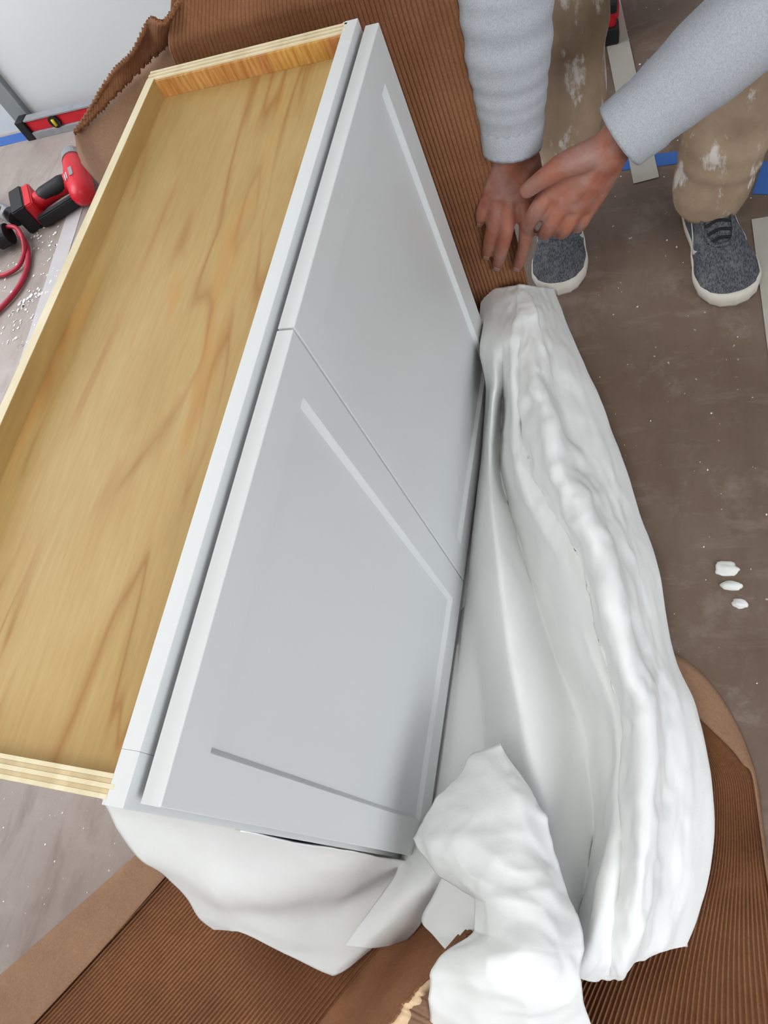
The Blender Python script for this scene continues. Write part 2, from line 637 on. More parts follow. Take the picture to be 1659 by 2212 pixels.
def strip(name, p, q, w, z, mat, label, cat, h=0.0006, taper=0.0, group=None):
    """flat tape from p to q (x, y)"""
    p, q = Vector(p), Vector(q)
    d = (q - p).normalized()
    s = Vector((-d.y, d.x)) * w / 2
    bm = bmesh.new()
    n = 12
    L = []
    for i in range(n + 1):
        c = p.lerp(q, i / n)
        zz = z + 0.0004 * math.sin(i * 1.7)
        L.append([bm.verts.new((*(c + s * k), zzz)) for k, zzz in ((1, zz + h), (-1, zz + h), (-1, z - 0.0002), (1, z - 0.0002))])
    for a, b in zip(L[:-1], L[1:]):
        for k in range(4):
            bm.faces.new((a[k], a[(k + 1) % 4], b[(k + 1) % 4], b[k]))
    bm.faces.new(L[0][::-1]); bm.faces.new(L[-1])
    bmesh.ops.recalc_face_normals(bm, faces=bm.faces[:])
    return tag(obj(name, bm, mat), label, cat, group)


def fl(px, py):
    return at(px, py, 0.0).xy


strip('paper_tape', fl(1315, 0), fl(1396, 391), .050, .0012, M['cleartape'], 'pale tape strip running between the worker\'s legs', 'tape')
strip('masking_tape', (1.392, -0.205), (1.386, -0.36), .036, .0004, M['bluetape'], 'blue tape crossing the pale strip between the legs', 'tape')
strip('masking_tape', (1.30, -0.462), (1.25, -0.66), .085, .0004, M['bluetape'], 'blue tape at the right edge beside the right trouser leg', 'tape')
strip('paper_tape', fl(1655, 470), fl(1700, 800), .05, .0012, M['cleartape'], 'pale tape at the right edge below the blue tape', 'tape')
strip('milky_tape', fl(172, 425), fl(60, 780), .055, .0006, M['greytape'], 'milky tape strip on the floor below the red drill', 'tape')
strip('masking_tape', (1.965, 1.62), (1.950, 2.2), .05, .0004, M['bluetape'], 'blue tape along the foot of the white wall', 'tape')

# putty lumps and paint flecks
def lump(px, py, rx, ry, label, seed):
    bm = bmesh.new()
    bmesh.ops.create_icosphere(bm, subdivisions=3, radius=1.0)
    for v in bm.verts:
        k = 1 + 0.35 * mnoise.noise(v.co * 1.6 + Vector((seed, 0, 0)))
        v.co = Vector((v.co.x * rx * k, v.co.y * ry * k, max(v.co.z, -0.1) * 0.006 * k + 0.0008))
    o = obj('putty_lump', bm, M['putty'], smooth=True)
    o.location = at(px, py, 0.0)
    return tag(o, label, 'putty', 'white putty lumps on the floor')


lump(1570, 1230, .013, .016, 'largest white putty lump on the brown floor right of the foam', 1.0)
lump(1580, 1266, .007, .016, 'narrow middle putty lump of the three on the brown floor', 4.0)
lump(1598, 1304, .008, .011, 'smallest putty lump, lowest of the three on the brown floor', 9.0)

bm = bmesh.new()
def fleck(x, y, s):
    n = random.randint(4, 6)
    a0 = random.random() * 6
    st = random.uniform(0.4, 1.0)
    vs = [bm.verts.new((x + s * math.cos(a0 + 6.283 * k / n) * random.uniform(.6, 1), y + st * s * math.sin(a0 + 6.283 * k / n) * random.uniform(.6, 1), 0.0012)) for k in range(n)]
    bm.faces.new(vs)
for i in range(260):
    p = fl(random.uniform(-60, 130), random.uniform(470, 760)); fleck(p.x, p.y, random.uniform(.002, .007))
for i in range(26):
    t = i / 25
    p = fl(30 + 60 * t + random.uniform(-6, 6), 672 - 45 * t + random.uniform(-7, 7)); fleck(p.x, p.y, random.uniform(.004, .011))
for i in range(55):
    p = fl(random.uniform(1180, 1700), random.uniform(560, 1480)); fleck(p.x, p.y, random.uniform(.0008, .0026))
for i in range(40):
    p = fl(random.uniform(-100, 330), random.uniform(1720, 2000)); fleck(p.x, p.y, random.uniform(.0008, .003))
for i in range(60):
    p = fl(random.uniform(1180, 1660), random.uniform(0, 560)); fleck(p.x, p.y, random.uniform(.001, .004))
tag(obj('paint_flecks', bm, M['putty']), 'scattered white paint flecks on the brown floor paper', 'paint flecks', kind='stuff')

# ------------------------------------------------------------------ wall cabinet
DW, DH, DZ = 0.881, 0.660, 0.030          # doors: width of the pair, height, bottom
ZT = 0.699                                # top of the face frame
ZB = 0.012                                # underside
YF0, YF1, YB = 0.0245, 0.0415, 0.327      # face frame front, back; back of the box
XN, XF = -0.0056, 0.8845
SXN0, SXN1, SXF0, SXF1 = -0.0018, 0.0165, 0.8635, 0.8815
cab = thing('wall_cabinet', 'new white two-door wall cabinet with bare plywood top standing on the carton', 'cabinet', (0.44, 0.17, ZB))
P = M['paint']
box_obj('top_panel', SXN1, SXF0 + .0, YF1 - .004, YB - .0125, ZT - .0255 - .012, ZT - .0255, M['ply'], cab, 0)
box_obj('bottom_panel', SXN1, SXF0, YF1 - .004, YB - .0125, ZB + .012, ZB + .024, M['ply'], cab, 0)
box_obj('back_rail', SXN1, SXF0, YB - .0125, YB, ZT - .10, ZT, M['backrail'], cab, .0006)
box_obj('ply_edge', SXN1, SXF0, YB - .0122, YB - .0003, ZT - .0004, ZT + .0004, M['ply_a'], bpy.data.objects['back_rail'], 0)
box_obj('back_panel', SXN1, SXF0, YB - .007, YB - .001, ZB, ZT - .10, M['rail'], cab, 0)
box_obj('end_rail', SXF0 - .004, SXF0, YF1, YB - .0125, ZT - .0255, ZT - .002, M['fir'], cab, .0004)
for (a, b) in ((SXN0, SXN1), (SXF0, SXF1)):
    side = None
    n = 5
    for i in range(n):
        x0, x1 = a + (b - a) * i / n, a + (b - a) * (i + 1) / n
        dz = (0.0, -.0005, .0002, -.0006, 0.0)[i]
        y0 = YF1 - (.004 if a < .1 and i in (1, 2, 3) or a > .1 and i > 1 else .0)
        if side is None:
            side = box_obj('side_panel', x0, x1, y0, YB, ZB, ZT + dz, M['ply_a'], cab, .0003)
        else:
            box_obj('ply', x0, x1, y0, YB, ZB, ZT + dz, M['ply_b' if i % 2 else 'ply_a'], side, .0003)
# face frame
sw = 0.040
box_obj('frame_stile', XN, XN + sw, YF0, YF1, ZB, ZT, P, cab, .0005)
box_obj('frame_stile', XF - sw, XF, YF0, YF1, ZB, ZT, P, cab, .0005)
box_obj('frame_rail', XN + sw + .0001, XF - sw - .0001, YF0, YF1, ZT - sw, ZT, P, cab, .0005)
box_obj('frame_rail', XN + sw + .0001, XF - sw - .0001, YF0, YF1, ZB, ZB + sw, P, cab, .0012)
for xx in (XN, XF - .006):      # thin side lip of the frame behind the stile
    box_obj('frame_lip', xx, xx + .006, YF1 - .002, YF1 + .003, ZB, ZT - .0004, P, cab, .0006)


def door(x0, x1, label):
    """five-piece shaker door; the recessed centre panel carries rails and stiles"""
    z0, z1 = DZ, DZ + DH
    yb, yf, rw, rec, bev, ch = 0.0175, 0.0, 0.051, 0.0065, 0.0055, 0.0011
    d = box_obj('door', x0 + rw - .006, x1 - rw + .006, rec, yb - .002, z0 + rw - .006, z1 - rw + .006, P, cab, 0)
    d['label'] = label
    prof = [(0, yb), (0, ch), (ch * .3, ch * .3), (ch, yf), (rw - bev, yf), (rw - bev * .8, .0009), (rw, rec), (rw, yb)]

    def member(name, f):
        bm = bmesh.new()
        va = [bm.verts.new(f(p, y, 0)) for p, y in prof]
        vb = [bm.verts.new(f(p, y, 1)) for p, y in prof]
        n = len(va)
        for k in range(n):
            bm.faces.new((va[k], va[(k + 1) % n], vb[(k + 1) % n], vb[k]))
        bmesh.ops.recalc_face_normals(bm, faces=bm.faces[:])
        return obj(name, bm, P, d)
    member('stile', lambda p, y, e: (x0 + p, y, (z1 - p) if e else (z0 + p)))
    member('stile', lambda p, y, e: (x1 - p, y, (z1 - p) if e else (z0 + p)))
    member('rail', lambda p, y, e: ((x1 - p) if e else (x0 + p), y, z0 + p))
    member('rail', lambda p, y, e: ((x1 - p) if e else (x0 + p), y, z1 - p))
    return d


door(0.0, 0.4276, 'near white shaker door')
door(0.4304, DW, 'far white shaker door')

# ------------------------------------------------------------------ cardboard carton
car = thing('cardboard_carton', 'opened brown corrugated carton spread around and under the cabinet', 'carton', (0.9, 0.1, 0.0))
box_obj('base_panel', -0.05, 0.955, -0.06, 0.34, 0.0003, 0.0055, M['kraft'], car, 0)


def fw(k, z):
    ymax = float(np.interp(z, [.0, .62, .68, .72, .76, .80, 1.0], [.345, .345, .335, .312, .290, .268, .18]))
    y = ymax + (-0.072 - ymax) * k
    x = 0.955 + 0.010 * math.sin(y * 9) + 0.02 * max(0, -y) / 0.07
    if z > 0.69:
        x += (z - 0.69) * 0.60
    return (x, y, z)


zs = [0.006, 0.2, 0.4, 0.6, 0.67, 0.69, 0.71, 0.76, 0.9, 1.0]
grid_obj('far_wall', fluted([[fw(k, z) for k in np.linspace(0, 1, 9)] for z in zs], 64, 60, 0.0032), M['flute'], car, 0.003)
# back flap: smooth liner leaning outwards, with a fluted folded-over top
tp = [at(366, 82, .675), at(345, 112, .655), at(300, 150, .63), at(250, 205, .605), at(205, 252, .58), at(161, 291, .555)]
lo = [Vector((.95, .345, .30)), Vector((.92, .347, .28)), Vector((.87, .348, .26)), Vector((.80, .349, .22)), Vector((.76, .352, .24)), Vector((.73, .356, .30))]
mid = [t.lerp(l, .3) for t, l in zip(tp, lo)]
md2 = [t.lerp(l, .65) for t, l in zip(tp, lo)]
mid[-1] = at(172, 342, .50); md2[-1] = at(214, 398, .44)
grid_obj('back_flap', surf([tp, mid, md2, lo], 40, 30), M['kraft'], car, 0.004)
ou = [at(385, 2, .73), at(352, 45, .73), at(322, 42, .715), at(283, 112, .68), at(244, 152, .65), at(205, 212, .615), at(166, 284, .565)]
inn = [at(372, 72, .682), at(350, 104, .665), at(322, 128, .65), at(285, 165, .63), at(246, 207, .61), at(205, 251, .585), at(162, 290, .558)]
G = fluted([ou, [(Vector(a) + Vector(b)) / 2 + Vector((.004, 0, .004)) for a, b in zip(ou, inn)], inn], 46, 8, 0.0022)
rj = random.Random(3)
for i in range(G.shape[1]):
    G[-1, i] += np.array([0, 0, 1]) * rj.uniform(-.003, .003)
    G[0, i] += np.array([0.5, 0.5, 0]) * rj.uniform(-.003, .003)
grid_obj('folded_flap', G, M['flute'], car, 0.003)

# near end: fluted tray turned away from the cabinet, smooth strip on its left, torn wall on its right
L_ = [at(-60, 2340, .010), at(70, 2212, .010), at(220, 2050, .010), at(372, 1884, .010), at(470, 1776, .008)]
R_ = [at(600, 2340, .012), at(690, 2215, .012), at(760, 2125, .012), at(830, 2040, .010), at(905, 1950, .008)]
rows = [[Vector(l).lerp(Vector(r), k) for k in (0, .25, .5, .75, 1)] for l, r in zip(L_, R_)]
grid_obj('near_floor_flap', fluted(rows, 56, 40, 0.0022), M['flute'], car, 0.003)
so = [at(-120, 2215, .055), at(0, 2107, .055), at(130, 1992, .055), at(285, 1854, .055), at(345, 1800, .05)]
si = [at(0, 2290, .032), at(72, 2212, .032), at(205, 2068, .032), at(364, 1886, .032), at(420, 1822, .03)]
dn = [Vector((v.x, v.y + .012, .002)) for v in so]
ms = [Vector(a).lerp(b, .45) + Vector((0, 0, .006)) for a, b in zip(so, si)]
grid_obj('near_edge_strip', surf([dn, so, ms, si], 30, 24), M['kraft'], car, 0.004)
to = [at(740, 2340, .235), at(840, 2212, .23), at(872, 2168, .225), at(905, 2130, .22), at(945, 2092, .215), at(975, 2062, .21), at(1020, 2010, .19)]
va = [at(590, 2340, .014), at(690, 2212, .014), at(725, 2168, .014), at(757, 2130, .014), at(790, 2090, .014), at(815, 2058, .014), at(870, 1990, .012)]
rows = [[Vector(a).lerp(Vector(b), k) + Vector((0, 0, -0.02 * math.sin(math.pi * k))) for k in (0, .3, .6, 1)] for a, b in zip(va, to)]
G = fluted(rows, 30, 60, 0.0010)
for j in range(G.shape[0]):
    dj = 0.006 * mnoise.noise(Vector((j * .55, 3.1, 0))) + rj.uniform(-.0012, .0012)
    G[j, -3:] += np.array([0, -1, .6]) * dj
torn = G[:, -1].copy()
grid_obj('near_wall', G, M['flute'], car, 0.003)
T2 = []
for j in range(len(torn)):
    w = 0.010 + 0.010 * min(1, max(0, (20 - j) / 20)) + .004 * mnoise.noise(Vector((j * .4, 0, 7)))
    w *= 1.0 if j < 40 else .35
    a = torn[j] + np.array([-.001, -.001, -.0005])
    T2.append([a, a + np.array([-.35, -.94, -.45]) * w * .5, a + np.array([-.35, -.94, -.55]) * w])
T2 = np.array(T2)
grid_obj('torn_edge', T2, M['core'], car, 0.0015)
O2 = np.array([[t[-1], t[-1] + np.array([-.02, -.05, -.05]), t[-1] + np.array([-.03, -.06, -.17])] for t in T2])
grid_obj('near_wall_liner', O2, M['kraft'], car, 0.002)

# right side: fluted flap on the floor, smooth rounded margin
Lb = [(1400, 1545, .006), (1420, 1610, .006), (1430, 1674, .006), (1420, 1780, .008), (1385, 1870, .010), (1320, 1960, .014), (1225, 2100, .03), (1120, 2300, .05)]
Rb = [(1502, 1545, .006), (1570, 1610, .006), (1626, 1676, .006), (1642, 1780, .006), (1654, 1870, .006), (1668, 1960, .006), (1690, 2100, .006), (1725, 2300, .006)]
rows = [[at(*l).lerp(at(*r), k) for k in (0, .33, .66, 1)] for l, r in zip(Lb, Rb)]
grid_obj('side_floor_flap', fluted(rows, 42, 50, 0.0022), M['flute'], car, 0.003)
oa = [(1430, 1395), (1500, 1440), (1548, 1492), (1590, 1560), (1618, 1625), (1634, 1680), (1650, 1790), (1664, 1890), (1685, 2000)]
ia = [(1420, 1490), (1498, 1541), (1540, 1580), (1576, 1614), (1604, 1650), (1624, 1676), (1641, 1790), (1655, 1890), (1674, 2000)]
grid_obj('side_flap_margin', surf([[at(a, b, .004) for a, b in oa], [at((a + c) / 2, (b + d) / 2, .011) for (a, b), (c, d) in zip(oa, ia)], [at(a, b, .011) for a, b in ia]], 60, 8), M['kraft'], car, 0.003)

# ------------------------------------------------------------------ white foam wrap
foam = thing('foam_wrap', 'crumpled white foam packing sheet heaped along the cabinet doors', 'packing foam', (0.5, -0.2, 0.0))
FM = M['foam']
rowsF = [
    [(1040, 628, 0.100), (1046, 630, 0.120), (1064, 624, 0.140), (1080, 621, 0.150), (1096, 620, 0.155), (1114, 619, 0.155), (1132, 619, 0.150), (1150, 620, 0.130), (1176, 621, 0.090), (1196, 622, 0.045), (1182, 624, 0.009)],
    [(1035, 700, 0.130), (1046, 696, 0.145), (1064, 690, 0.160), (1082, 682, 0.165), (1100, 676, 0.170), (1120, 672, 0.165), (1142, 669, 0.160), (1160, 668, 0.145), (1190, 668, 0.090), (1212, 670, 0.045), (1198, 672, 0.009)],
    [(1034, 755, 0.140), (1046, 752, 0.155), (1064, 745, 0.170), (1085, 738, 0.180), (1103, 733, 0.185), (1122, 729, 0.180), (1145, 724, 0.175), (1168, 722, 0.150), (1205, 718, 0.090), (1232, 720, 0.045), (1218, 722, 0.009)],
    [(1048, 822, 0.120), (1056, 822, 0.130), (1070, 818, 0.170), (1088, 825, 0.140), (1105, 818, 0.185), (1128, 818, 0.160), (1150, 812, 0.190), (1182, 802, 0.140), (1232, 795, 0.100), (1265, 795, 0.045), (1251, 797, 0.009)],
    [(1048, 870, 0.070), (1056, 868, 0.090), (1064, 872, 0.160), (1085, 885, 0.080), (1108, 880, 0.170), (1130, 885, 0.157), (1165, 870, 0.200), (1198, 870, 0.133), (1255, 858, 0.090), (1292, 855, 0.045), (1278, 857, 0.009)],
    [(1038, 985, 0.030), (1042, 1000, 0.050), (1058, 1000, 0.100), (1082, 1015, 0.050), (1112, 1010, 0.150), (1152, 1010, 0.147), (1200, 1005, 0.200), (1272, 1000, 0.128), (1312, 990, 0.085), (1346, 1000, 0.045), (1332, 1002, 0.009)],
    [(1022, 1100, 0.016), (1032, 1100, 0.050), (1064, 1100, 0.115), (1105, 1110, 0.035), (1160, 1110, 0.130), (1205, 1105, 0.137), (1255, 1100, 0.200), (1314, 1095, 0.123), (1345, 1095, 0.085), (1380, 1105, 0.045), (1366, 1107, 0.009)],
    [(1010, 1220, 0.014), (1024, 1220, 0.050), (1078, 1220, 0.120), (1140, 1230, 0.030), (1225, 1225, 0.130), (1262, 1220, 0.137), (1300, 1215, 0.200), (1357, 1210, 0.118), (1385, 1210, 0.085), (1420, 1225, 0.045), (1406, 1227, 0.009)],
    [(984, 1400, 0.010), (1030, 1400, 0.030), (1100, 1400, 0.120), (1200, 1420, 0.030), (1275, 1410, 0.130), (1305, 1405, 0.132), (1345, 1400, 0.190), (1392, 1400, 0.115), (1425, 1400, 0.085), (1453, 1405, 0.045), (1439, 1407, 0.009)],
    [(965, 1530, 0.010), (1045, 1530, 0.020), (1125, 1530, 0.115), (1250, 1545, 0.030), (1328, 1545, 0.130), (1350, 1540, 0.127), (1385, 1530, 0.180), (1422, 1530, 0.115), (1465, 1525, 0.085), (1502, 1530, 0.045), (1488, 1532, 0.009)],
    [(948, 1650, 0.010), (1050, 1650, 0.020), (1150, 1650, 0.110), (1270, 1650, 0.030), (1335, 1640, 0.130), (1357, 1640, 0.127), (1392, 1640, 0.180), (1434, 1640, 0.115), (1490, 1640, 0.085), (1530, 1655, 0.045), (1516, 1657, 0.009)],
    [(930, 1770, 0.010), (1050, 1780, 0.030), (1190, 1790, 0.100), (1285, 1790, 0.040), (1325, 1780, 0.150), (1350, 1780, 0.137), (1390, 1775, 0.180), (1442, 1775, 0.115), (1495, 1770, 0.085), (1541, 1780, 0.045), (1527, 1782, 0.009)],
    [(915, 1880, 0.030), (1050, 1900, 0.080), (1200, 1930, 0.140), (1262, 1930, 0.090), (1308, 1905, 0.170), (1342, 1905, 0.147), (1385, 1895, 0.180), (1432, 1895, 0.115), (1482, 1900, 0.085), (1527, 1905, 0.045), (1513, 1907, 0.009)],
    [(960, 1960, 0.100), (1060, 2010, 0.160), (1190, 2050, 0.200), (1232, 2075, 0.170), (1275, 2062, 0.185), (1312, 2055, 0.150), (1360, 2040, 0.160), (1405, 2030, 0.115), (1442, 2030, 0.085), (1487, 2035, 0.045), (1473, 2037, 0.009)],
    [(1000, 2050, 0.140), (1090, 2080, 0.200), (1200, 2110, 0.200), (1238, 2107, 0.170), (1268, 2110, 0.150), (1296, 2108, 0.120), (1330, 2098, 0.100), (1365, 2080, 0.115), (1398, 2062, 0.085), (1480, 2036, 0.045), (1466, 2038, 0.009)],
]
G = surf_lin([[at(*p) for p in r] for r in rowsF], 13, 240, .65)
G0 = G.copy()
G = wrinkle(G, 0.010, 9.0, (0.35, 1.5, 1.2), 3.0)
G = wrinkle(G, 0.006, 20.0, (0.5, 1.4, 1.0), 11.0)
G = wrinkle(G, 0.0025, 48.0, (0.6, 1.2, 1.0), 17.0)
u = np.linspace(0, 1, G.shape[1])
roll = np.exp(-((u - .56) / .18) ** 2) * .9 + .18
roll[:3] *= .2
roll[-4:] *= .35
vv = np.clip(np.linspace(0, 1, G.shape[0]) / .07, .12, 1.0)
G = G0 + (G - G0) * roll[None, :, None] * vv[:, None, None]
for _ in range(2):
    G[1:-1, 1:-1] = .5 * G[1:-1, 1:-1] + .125 * (G[:-2, 1:-1] + G[2:, 1:-1] + G[1:-1, :-2] + G[1:-1, 2:])
wgt = np.exp(-((u - .55) / .2) ** 2) * .95 + .10
wgt[:4] = 0
wgt[-14:] = 0
G = crumple(G, -0.009, 13.0, (0.5, 1.3, 1.0), 2.0, wgt * 1.0)
G = crumple(G, -0.004, 30.0, (0.6, 1.2, 1.0), 8.0, wgt)
G[..., 2] = np.maximum(G[..., 2], 0.009)
inside = (G[..., 1] > -0.004) & (G[..., 0] < 0.886) & (G[..., 0] > -.003)
G[..., 1] = np.where(inside & (G[..., 2] > .012), -0.004, G[..., 1])
grid_obj('draped_sheet', G, FM, foam, 0.0022)
# foam left under and behind the cabinet
grid_obj('under_sheet', surf([[(-.14, y, .0075) for y in np.linspace(-.02, .30, 5)], [(.9, y, .0075) for y in np.linspace(-.10, .30, 5)]], 20, 30), FM, foam, 0.0015)

# big folded flap and the bright end hanging over the torn carton wall
rowsB = [
    [(1020, 1641, .175), (1040, 1627, .18), (1062, 1613, .185), (1080, 1605, .185), (1086, 1608, .18)],
    [(954, 1726, .185), (1000, 1722, .205), (1060, 1708, .215), (1112, 1698, .21), (1142, 1695, .17)],
    [(890, 1811, .185), (950, 1815, .225), (1030, 1808, .245), (1120, 1795, .24), (1185, 1790, .19)],
    [(958, 1889, .20), (1010, 1893, .24), (1080, 1890, .26), (1150, 1885, .25), (1215, 1880, .20)],
    [(1027, 1938, .22), (1060, 1950, .26), (1110, 1962, .27), (1170, 1966, .26), (1240, 1965, .22)],
    [(1033, 2016, .235), (1070, 2028, .275), (1120, 2040, .285), (1180, 2050, .275), (1262, 2050, .235)],
    [(975, 2063, .25), (1040, 2072, .285), (1110, 2085, .29), (1180, 2095, .28), (1250, 2106, .24)],
    [(936, 2100, .25), (1030, 2125, .275), (1110, 2140, .275), (1180, 2150, .26), (1254, 2150, .22)],
    [(931, 2212, .19), (1030, 2212, .215), (1110, 2212, .215), (1190, 2212, .20), (1272, 2205, .16)],
    [(926, 2330, .10), (1030, 2330, .12), (1110, 2330, .12), (1200, 2330, .11), (1292, 2330, .08)],
    [(920, 2420, .03), (1030, 2420, .04), (1110, 2420, .04), (1200, 2420, .04), (1300, 2420, .02)],
]
G = np.swapaxes(surf_lin(list(map(list, zip(*[[at(*p) for p in r] for r in rowsB]))), 12, 60, .7), 0, 1)
G = wrinkle(G, 0.008, 12.0, (1.3, .8, 1), 21.0)
G = crumple(G, -0.006, 14.0, (1.2, .9, 1), 5.0, np.ones(G.shape[1]))
grid_obj('folded_sheet', G, FM, foam, 0.0022)
rowsC = [
    [(958, 1888, .17), (995, 1905, .18), (1030, 1930, .19), (1045, 1945, .20)],
    [(935, 1935, .14), (985, 1955, .17), (1030, 1975, .19), (1050, 1985, .20)],
    [(910, 1987, .11), (960, 2010, .15), (1020, 2020, .18), (1050, 2030, .19)],
    [(935, 2020, .135), (972, 2060, .185), (1000, 2062, .20), (1040, 2060, .21)],
]
grid_obj('tucked_fold', surf([[at(*p) for p in r] for r in rowsC], 24, 24), FM, foam, 0.0018)
rowsT = [
    [(905, 1785, .05), (925, 1795, .08), (950, 1810, .10), (985, 1830, .11)],
    [(868, 1850, .07), (900, 1860, .10), (935, 1872, .12), (970, 1890, .11)],
    [(848, 1898, .09), (890, 1908, .115), (925, 1918, .115), (950, 1925, .09)],
    [(798, 1968, .10), (840, 1972, .115), (880, 1978, .105), (916, 1982, .075)],
    [(766, 2014, .10), (812, 2018, .11), (858, 2018, .095), (895, 2014, .06)],
    [(744, 2043, .10), (792, 2047, .105), (838, 2044, .085), (880, 2030, .05)],
]
G = wrinkle(surf([[at(*p) for p in r] for r in rowsT], 36, 60), .003, 14, (1, 1, 1), 40)
grid_obj('tongue', G, FM, foam, 0.0018)
# skirt hanging down the near side of the cabinet
rowsS = [
    [(.004, .325, .44), (.004, .26, .44), (.004, .17, .44), (.002, .08, .46), (-.0075, .028, .52)],
    [(.003, .325, .37), (.003, .26, .37), (.002, .17, .37), (-.002, .08, .38), (-.0075, .028, .40)],
    [(-.012, .332, .33), (-.011, .26, .32), (-.009, .17, .31), (-.007, .08, .30), (-.0075, .028, .30)],
    [tuple(at(258, 1795, .285)), (-.034, .26, .27), (-.028, .17, .25), (-.018, .08, .23), (-.0075, .027, .22)],
    [tuple(at(300, 1850, .230)), (-.066, .26, .21), (-.056, .17, .18), (-.035, .08, .16), (-.0078, .022, .15)],
    [tuple(at(352, 1888, .165)), (-.10, .25, .14), (-.085, .16, .12), (-.055, .08, .10), (-.008, .012, .09)],
    [tuple(at(402, 1942, .10)), tuple(at(500, 1970, .085)), tuple(at(600, 1978, .07)), tuple(at(715, 1970, .06)), (-.010, -.004, .045)],
    [tuple(at(430, 1985, .05)), tuple(at(520, 2000, .055)), tuple(at(640, 2040, .05)), tuple(at(760, 2050, .045)), tuple(at(850, 1990, .04))],
    [tuple(at(462, 2008, .022)), tuple(at(515, 2010, .045)), tuple(at(600, 2050, .04)), tuple(at(720, 2107, .04)), tuple(at(800, 2052, .03))],
]
G = wrinkle(surf_lin(rowsS, 18, 90, .55), .0035, 8, (1, 1, .6), 60)
G[..., 0] = np.minimum(G[..., 0], np.where(G[..., 1] < .05, -0.0070, 1.0))
grid_obj('side_skirt', G, FM, foam, 0.0015)

# ------------------------------------------------------------------ the worker
def bod(bm, pts, rad, **k):
    tube_bm(bm, pts, rad, **k)


shR, shL = Vector((1.17, -.05, .95)), Vector((1.16, -.45, .90))
elR, elL = Vector((1.00, -.135, .70)), Vector((1.02, -.50, .575))
wrR, wrL = atx(1106, 322, .975), atx(1342, 292, .935)
neck, chest, belly, hips = Vector((1.12, -.25, 1.02)), Vector((1.24, -.25, .98)), Vector((1.42, -.25, .93)), Vector((1.56, -.25, .86))
hpR, hpL = Vector((1.55, -.14, .84)), Vector((1.55, -.37, .84))
knR, knL = Vector((1.29, -.150, .47)), Vector((1.24, -.455, .45))
anR, anL = Vector((1.265, -.105, .085)), Vector((1.205, -.372, .085))
bm = bmesh.new()
bod(bm, [shR, elR], [.043, .037]); bod(bm, [elR, elR.lerp(wrR, .4), wrR], [.037, .037, .027])
bod(bm, [shL, elL], [.043, .037]); bod(bm, [elL, elL.lerp(wrL, .4), wrL], [.037, .037, .028])
bod(bm, [neck, chest, belly, hips], [.07, .12, .12, .125], flat=((0, 1, 0), 1.25))
bod(bm, [shR, chest + Vector((0, .05, 0)), chest - Vector((0, .05, 0)), shL], [.055, .09, .09, .055])
for h, k, a in ((hpR, knR, anR), (hpL, knL, anL)):
    bod(bm, [h, h.lerp(k, .5), k], [.078, .07, .05]); bod(bm, [k, k.lerp(a, .35), a], [.048, .047, .032])
# neck and head, looking down at the hands
hd = Vector((.985, -.25, 1.03))
fwd = (Vector((.93, -.2, .35)) - hd).normalized()
upv = (hd - neck).normalized(); upv = (upv - fwd * upv.dot(fwd)).normalized()
sdv = fwd.cross(upv)
bod(bm, [neck + Vector((.03, 0, -.01)), hd + fwd * -.02], [.056, .054])
bod(bm, [hd - upv * .05 + fwd * .015, hd + upv * .035 - fwd * .01], [.068, .088])
bod(bm, [hd - upv * .085 + fwd * .045, hd - upv * .03 + fwd * .035], [.040, .062])
bod(bm, [hd + fwd * .092 + upv * .012, hd + fwd * .112 - upv * .022], [.009, .014])
bod(bm, [hd + fwd * .086 - upv * .055 - sdv * .018, hd + fwd * .092 - upv * .055, hd + fwd * .086 - upv * .055 + sdv * .018], [.006, .009, .006])
for s in (-1, 1):
    bod(bm, [hd + sdv * s * .083 + upv * .02, hd + sdv * s * .088 - upv * .03], [.017, .012])
    bod(bm, [hd + fwd * .083 + upv * .022 + sdv * s * .018, hd + fwd * .080 + upv * .022 + sdv * s * .045], [.010, .009])
# right hand flat on the carton edge, fingers pointing down
X = .952
rh = {
    'pinky': ([(1056, 410, X + .014), (1044, 446, X + .004), (1040, 466, X), (1038, 478, X + .006)], [.0115, .0105, .0095, .008]),
    'ring': ([(1074, 424, X + .006), (1066, 484, X - .010), (1058, 520, X - .006), (1052, 548, X + .002)], [.0125, .0115, .0105, .009]),
    'middle': ([(1099, 430, X + .002), (1095, 494, X - .016), (1084, 540, X - .012), (1075, 572, X - .002)], [.0130, .0120, .0110, .0095]),
    'index': ([(1132, 428, X + .004), (1137, 492, X - .012), (1130, 540, X - .008), (1119, 573, X + .002)], [.0130, .0120, .0108, .0095]),
}
wR = wrR
for nm, (pp, rr) in rh.items():
    J = [atx(*p) for p in pp]
    bod(bm, J, rr, seg=4, n=14)
    base = wR.lerp(J[0], .12) if nm in ('ring', 'middle') else wR.lerp(J[0], .2)
    bod(bm, [base, wR.lerp(J[0], .6), J[0]], [.021, .018, .0140], seg=4, n=14)
mc = [atx(*rh[k][0][0]) for k in ('pinky', 'ring', 'middle', 'index')]
bod(bm, [p.lerp(wR, .08) for p in mc], [.0125, .0140, .0145, .0135])
bod(bm, [p.lerp(wR, .45) for p in mc], [.016, .018, .018, .016])
bod(bm, [p.lerp(wR, .75) for p in mc], [.020, .022, .022, .021])
th = [wR + Vector((.0, -.02, -.02)), atx(1152, 385, 1.005), atx(1160, 440, 1.015), atx(1140, 490, 1.020)]
bod(bm, th, [.019, .017, .0135, .011])
